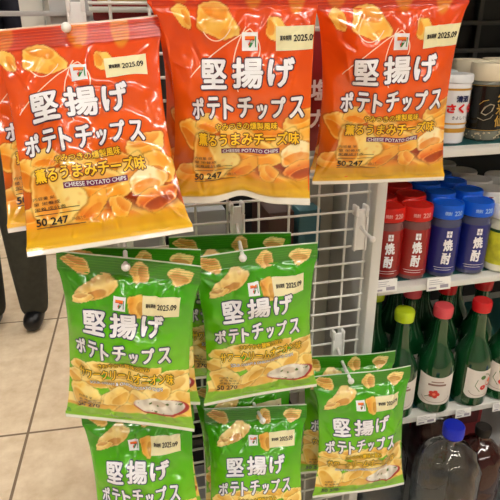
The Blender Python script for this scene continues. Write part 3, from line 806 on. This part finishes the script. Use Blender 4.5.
# large plastic bottles on the base deck
def pet(capm, liquid, name='water_bottle'):
    t = empty(name)
    pr = [(0, .004), (.030, .0), (.047, .006), (.051, .018), (.0515, .06), (.0500, .066), (.0515, .072), (.0515, .10), (.0500, .106), (.0515, .112), (.0515, .145), (.0500, .151), (.0515, .157), (.0525, .200), (.0515, .217), (.048, .234), (.042, .248), (.033, .260), (.0235, .269), (.0165, .274), (.0145, .278), (.0145, .284), (.0175, .2845), (.0175, .287), (.014, .288), (.0135, .304), (0, .304)]
    bm = bmesh.new(); n = 60; rings = []
    for r, z in pr:
        r = r * (1 + .2 * min(1, max(0, (r - .018) / .025)))
        if r < 1e-6: rings.append([bm.verts.new((0, 0, z))]); continue
        ring = []
        for k in range(n):
            a = 2 * PI * k / n; f = 1.0
            if .19 < z < .27: f = 1 - .09 * abs(math.sin(5 * a + 14 * (z - .19) * PI)) * abs(math.cos(70 * (z - .19) * PI)) ** .5
            elif z < .15: f = 1 - .02 * abs(math.sin(8 * a + z * 40)) * (1 if z > .02 else 0)
            ring.append(bm.verts.new((r * f * math.cos(a), r * f * math.sin(a), z)))
        rings.append(ring)
    for a, b in zip(rings, rings[1:]):
        for k in range(n):
            k2 = (k + 1) % n
            if len(a) == 1: bm.faces.new((a[0], b[k2], b[k]))
            elif len(b) == 1: bm.faces.new((a[k], a[k2], b[0]))
            else: bm.faces.new((a[k], a[k2], b[k2], b[k]))
    bmesh.ops.recalc_face_normals(bm, faces=bm.faces)
    ob = link_bm('bottle_body', bm, liquid, t, angle=60)
    if name == 'water_bottle':
        sd = ob.modifiers.new('wall', 'SOLIDIFY'); sd.thickness = .0012; sd.offset = -1
    bm = bmesh.new(); lathe(bm, [(.0160, .2885), (.0188, .2890), (.0188, .2920), (.0182, .2928), (.0190, .2935), (.0190, .309), (.0178, .3115), (0, .312)], 72, rib=(.2934, .3092, .03))
    link_bm('cap', bm, capm, t)
    return t
p0 = pet(mat('royal_blue_cap', (.08, .16, .72), .3), PETM)
place(p0, (.5665, .700, ZB), .2, 1.0, 'large clear ribbed plastic bottle with a royal blue cap at the bottom right', 'bottle')
p1 = pet(mat('black_cap', (.04, .035, .04), .35), mat('cola_plastic', (.22, .045, .05), .08, trans=.3, coat=.4), 'cola_bottle')
place(p1, (.672, .745, ZB), .1, .80, 'large dark cola bottle with a black cap beside the blue-capped one', 'bottle')
place(copy_tree(p0), (.80, .745, ZB), .5, .94, 'large clear bottle at the right picture edge beyond the cola bottle', 'bottle', 'large clear bottles')
place(copy_tree(p0), (.487, .795, ZB), .4, .80, 'clear plastic bottle low behind the lowest right chip bag', 'bottle', 'large clear bottles')
place(copy_tree(p1), (.655, .875, ZB), .5, .8, 'dark cola bottle in the second row of the base deck', 'bottle', 'cola bottles'); 
t = carton('carton', (.70, .945, ZB), (.84, 1.04, ZB + .23), mat('red_card', (.60, .12, .14), .5), 'red carton behind the large bottles at the right picture edge', 'carton', extra=mat('dark_red', (.35, .06, .08)))

# price tags
def price_tag(x, y, Y, w, h, label, tilt=0.0):
    p = at(x, y, Y=Y); t = empty('price_tag', p, (R(-8), 0, tilt)); tag(t, label, 'price tag', 'white price tags on the shelf edges')
    bm = bmesh.new(); box(bm, (-w / 2, -.0012, -h / 2), (w / 2, .0, h / 2), bev=.0004); link_bm('tag_card', bm, mat('tag_white', (.93, .93, .92), .4), t)
    f = Flat(); r = random.Random(int(x))
    for k in range(3): f.rect((-w * .42, h * (.30 - .16 * k), -w * .42 + w * r.uniform(.35, .7), h * (.34 - .16 * k)), 0, 0)
    f.rect((w * .05, -h * .34, w * .40, -h * .08), 0, 0); f.rect((-w * .42, -h * .36, -w * .10, -h * .22), 0, 0)
    f.build('tag_print', lambda u, v, hh: np.column_stack([u, 0 * u - .0016, v]), [mat('tag_grey', (.62, .60, .66), .5)], t)
    return t
price_tag(384.5, 286, .7935, .048, .024, 'white price tag under the red spirit cups by the post')
price_tag(438.5, 283.5, .7935, .048, .024, 'white price tag under the blue spirit cups')
price_tag(426, 419, .7935, .043, .020, 'white price tag under the pink-capped soju bottle, above the clear bottle')
price_tag(463, 412.5, .7935, .036, .020, 'white price tag under the cherry-capped soju bottle')
price_tag(499, 406.5, .7935, .032, .019, 'white price tag at the right picture edge of the lower shelf')
price_tag(392, 425, .7935, .03, .019, 'white price tag of the lower shelf beside the lowest right chip bag')

# ------------------------------------------------------------------ far display at top left
fr = empty('far_display', (.16, 1.42, 0)); tag(fr, 'grey far display with rails behind the far left orange bag', 'display rack')
bm = bmesh.new(); box(bm, (-.05, 1.44, 0), (.30, 1.46, 1.6)); wpart('panel', bm, METAL_G, fr)
bm = bmesh.new()
for zz in (1.262, 1.30): tube(bm, [(-.04, 1.31, zz), (.30, 1.31, zz)], .006, 10)
tube(bm, [(-.035, 1.31, .06), (-.035, 1.31, 1.5)], .007, 10); tube(bm, [(.28, 1.31, .06), (.28, 1.31, 1.5)], .007, 10)
wpart('rail', bm, METAL_W, fr)
bm = bmesh.new(); box(bm, (-.03, 1.315, 1.225), (.29, 1.438, 1.24), bev=.002); wpart('shelf', bm, METAL_G, fr)
carton('carton', (.0, 1.33, 1.24), (.14, 1.43, 1.37), mat('maroon_card', (.52, .10, .12), .45), 'maroon carton with tan band on the far display, above the left orange bag', 'carton', extra=mat('tan_band', (.80, .72, .48), .5))

# ------------------------------------------------------------------ person
def skin_body(name, pts, edges, rads, m, parent, root=0, sub=2):
    me = bpy.data.meshes.new(name); me.from_pydata(pts, edges, []); o = bpy.data.objects.new(name, me); col.objects.link(o)
    md = o.modifiers.new('skin', 'SKIN'); md.use_smooth_shade = True
    for i, r in enumerate(rads):
        sv = me.skin_vertices[0].data[i]; sv.radius = (r, r) if not isinstance(r, tuple) else r; sv.use_root = (i == root)
    s = o.modifiers.new('sub', 'SUBSURF'); s.levels = sub; s.render_levels = sub
    dg = bpy.context.evaluated_depsgraph_get(); ev = bpy.data.meshes.new_from_object(o.evaluated_get(dg)); o.modifiers.clear(); o.data = ev
    ev.materials.clear(); ev.materials.append(m); ev.shade_smooth(); o.parent = parent
    return o
per = empty('person', (-.462, 2.33, 0), (0, 0, R(-8)))
tag(per, 'person in baggy dark grey-green trousers and black shoes standing on the tiles at far left', 'person')
SK = mat('skin', (.80, .62, .50), .5, noise=.05, nscale=30)
# body: one continuous figure from ankles to head with arms and fingers (local: faces -Y)
P = []; E = []; Rr = []
def add(p, r, par=None):
    P.append(p); Rr.append(r); i = len(P) - 1
    if par is not None: E.append((par, i))
    return i
pel = add((0, .02, .90), .125)
wa = add((0, .01, 1.06), .115, pel); ch = add((0, .02, 1.25), .135, wa); sh = add((0, .03, 1.38), .10, ch); nk = add((0, .02, 1.46), .055, sh); nk2 = add((0, .01, 1.51), .052, nk)
h1 = add((0, 0, 1.58), .075, nk2); h2 = add((0, .005, 1.66), .080, h1); h3 = add((0, .01, 1.72), .055, h2)
for s in (-1, 1):
    hp = add((s * .085, .02, .82), .085, pel); kn = add((s * .095, .0, .48), .058, hp); an = add((s * .09, .02, .11), .034, kn); to = add((s * .092, .005, .045), .026, an); add((s * .093, -.05, .032), .018, to)
    s1 = add((s * .17, .03, 1.36), .058, sh); el = add((s * .225, .04, 1.10), .042, s1); wr = add((s * .235, -.02, .88), .028, el); pa = add((s * .235, -.04, .83), .032, wr); pk = add((s * .235, -.05, .79), .030, pa)
skin_body('body', P, E, Rr, SK, per, 0)
for s in (-1, 1):      # fingers, each its own short chain rooted in the palm
    for k in range(4):
        y = -.075 + .018 * k; L = (.065, .075, .072, .058)[k]
        skin_body('finger', [(s * .235, y * .6 - .015, .80), (s * .236, y, .78 - .01), (s * .230, y - .004, .775 - L * .5), (s * .222, y - .006, .775 - L)], [(0, 1), (1, 2), (2, 3)], [.009, .0092, .0085, .0075], SK, per, 0, 1)
    skin_body('thumb', [(s * .232, -.05, .83), (s * .222, -.085, .80), (s * .215, -.095, .77)], [(0, 1), (1, 2)], [.011, .010, .0085], SK, per, 0, 1)
TR = mat('trouser_cloth', (.23, .23, .20), .85, noise=.15, nscale=40, bump=.3)
P = []; E = []; Rr = []
pel = add((0, .02, .92), .150); add((0, .015, 1.02), .140, pel)
for s in (-1, 1):
    a = add((s * .088, .02, .80), .108, pel); b = add((s * .098, .01, .55), .096, a); c = add((s * .094, .015, .30), .082, b); add((s * .090, .020, .095), .064, c); add((s * .090, .016, .030), .058, len(P) - 1)
skin_body('trousers', P, E, Rr, TR, per)
P = []; E = []; Rr = []
wa = add((0, .015, .98), .158); ch = add((0, .02, 1.20), .160, wa); sh = add((0, .03, 1.36), .118, ch); add((0, .02, 1.44), .066, sh)
for s in (-1, 1):
    a = add((s * .17, .03, 1.37), .076, sh); b = add((s * .228, .04, 1.11), .060, a); add((s * .238, -.01, .93), .046, b)
skin_body('jacket', P, E, Rr, mat('jacket_cloth', (.10, .11, .17), .8, noise=.1, nscale=30, bump=.2), per)
for s in (-1, 1):
    o = skin_body('shoe', [(s * .088, .060, .040), (s * .090, .010, .045), (s * .092, -.045, .040), (s * .095, -.095, .033)], [(0, 1), (1, 2), (2, 3)], [.038, .044, .045, .036], mat('black_shoe', (.05, .05, .06), .35), per)
    for v in o.data.vertices: v.co.z = max(v.co.z, .001)
# hair and face
bm = bmesh.new(); bmesh.ops.create_uvsphere(bm, u_segments=24, v_segments=16, radius=1)
for v in bm.verts:
    x, y, z = v.co; v.co = Vector((x * .088, .018 + y * .100, 1.685 + z * .085 - (.045 if y > .2 and z < 0 else 0)))
    if y < -.25 and z < .25: v.co.y = -.02 + .3 * v.co.y
link_bm('hair', bm, mat('black_hair', (.06, .05, .05), .55), per)
for s in (-1, 1):
    bm = bmesh.new(); bmesh.ops.create_uvsphere(bm, u_segments=10, v_segments=8, radius=.009, matrix=Matrix.Translation((s * .028, -.068, 1.635))); link_bm('eye', bm, M_BLACK, per)
    bm = bmesh.new(); bmesh.ops.create_uvsphere(bm, u_segments=10, v_segments=8, radius=.016, matrix=Matrix.Translation((s * .078, .005, 1.62)) @ Matrix.Diagonal((.4, .8, 1.6, 1))); link_bm('ear', bm, SK, per)
bm = bmesh.new(); bmesh.ops.create_cone(bm, segments=10, radius1=.014, radius2=.005, depth=.04, matrix=Matrix.Translation((0, -.082, 1.61)) @ Matrix.Rotation(R(20), 4, 'X')); link_bm('nose', bm, SK, per)
bm = bmesh.new(); bmesh.ops.create_uvsphere(bm, u_segments=12, v_segments=6, radius=1, matrix=Matrix.Translation((0, -.068, 1.573)) @ Matrix.Diagonal((.022, .010, .006, 1))); link_bm('mouth', bm, mat('lips', (.62, .35, .32), .5), per)

# ------------------------------------------------------------------ room
def tile_mat():
    m = bpy.data.materials.new('floor_tiles'); m.use_nodes = True; nt = m.node_tree; N = nt.nodes; Lk = nt.links; b = N['Principled BSDF']
    tc = N.new('ShaderNodeTexCoord'); mp = N.new('ShaderNodeMapping'); mp.inputs['Rotation'].default_value = (0, 0, R(4.0)); mp.inputs['Location'].default_value = (.445, -.035, 0)
    Lk.new(tc.outputs['Object'], mp.inputs['Vector'])
    br = N.new('ShaderNodeTexBrick'); br.offset = 0; br.squash = 1
    br.inputs['Scale'].default_value = 1; br.inputs['Mortar Size'].default_value = .0045; br.inputs['Mortar Smooth'].default_value = .1
    br.inputs['Brick Width'].default_value = .76; br.inputs['Row Height'].default_value = .76
    n = N.new('ShaderNodeTexNoise'); n.inputs['Scale'].default_value = 14; n.inputs['Detail'].default_value = 8; n.inputs['Roughness'].default_value = .65
    Lk.new(tc.outputs['Object'], n.inputs['Vector'])
    r = N.new('ShaderNodeValToRGB'); r.color_ramp.elements[0].position = .3; r.color_ramp.elements[1].position = .72
    r.color_ramp.elements[0].color = lin((.84, .74, .61)) + (1,); r.color_ramp.elements[1].color = lin((.95, .88, .77)) + (1,)
    Lk.new(n.outputs['Fac'], r.inputs['Fac'])
    Lk.new(mp.outputs['Vector'], br.inputs['Vector']); Lk.new(r.outputs['Color'], br.inputs['Color1']); Lk.new(r.outputs['Color'], br.inputs['Color2'])
    br.inputs['Mortar'].default_value = lin((.52, .44, .36)) + (1,)
    Lk.new(br.outputs['Color'], b.inputs['Base Color']); b.inputs['Roughness'].default_value = .25
    return m
def slab(name, lo, hi, m):
    bm = bmesh.new(); box(bm, lo, hi); return struct(link_bm(name, bm, m, smooth=False))
WALL = mat('wall_paint', (.70, .69, .67), .7, noise=.04, nscale=3)
slab('floor', (-4, -4, -.1), (5, 6, 0), tile_mat())
slab('ceiling', (-4, -4, 2.75), (5, 6, 2.85), mat('ceiling_paint', (.92, .92, .90), .8, noise=.03, nscale=3))
slab('wall_left', (-4.1, -4, 0), (-4, 6, 2.75), WALL); slab('wall_right', (5, -4, 0), (5.1, 6, 2.75), WALL)
slab('wall_back', (-4, 6, 0), (5, 6.1, 2.75), WALL); slab('wall_front', (-4, -4.1, 0), (5, -4, 2.75), WALL)
li = 0
for (x, y) in ((-1.6, -2.6), (0.3, -2.6), (2.2, -2.6), (-1.6, -.7), (0.3, -.7), (2.2, -.7), (-.6, 1.7), (1.4, 2.2), (-1.6, 3.8), (1.2, 3.8)):  # unseen panels; the one above the left tiles is added to brighten the floor
    t = empty('ceiling_light', (x, y, 2.75)); tag(t, 'recessed fluorescent ceiling panel', 'ceiling light', 'fluorescent ceiling panels')
    bm = bmesh.new(); box(bm, (-.64, -.09, -.05), (.64, -.07, 0)); box(bm, (-.64, .07, -.05), (.64, .09, 0)); box(bm, (-.66, -.09, -.05), (-.64, .09, 0)); box(bm, (.64, -.09, -.05), (.66, .09, 0)); link_bm('frame', bm, METAL_W, t, smooth=False)
    bm = bmesh.new(); box(bm, (-.638, -.068, -.035), (.638, .068, -.02)); link_bm('diffuser', bm, mat('lamp_diffuser', (1, .98, .95), .5, emit=34.0), t, smooth=False)

w = bpy.data.worlds.new('world'); w.use_nodes = True; scene.world = w
w.node_tree.nodes['Background'].inputs[0].default_value = (1, .98, .95, 1); w.node_tree.nodes['Background'].inputs[1].default_value = .5
scene.view_settings.view_transform = 'Standard'; scene.view_settings.look = 'None'; scene.view_settings.gamma = 1
scene.view_settings.exposure = 0.2; scene.view_settings.use_curve_mapping = False
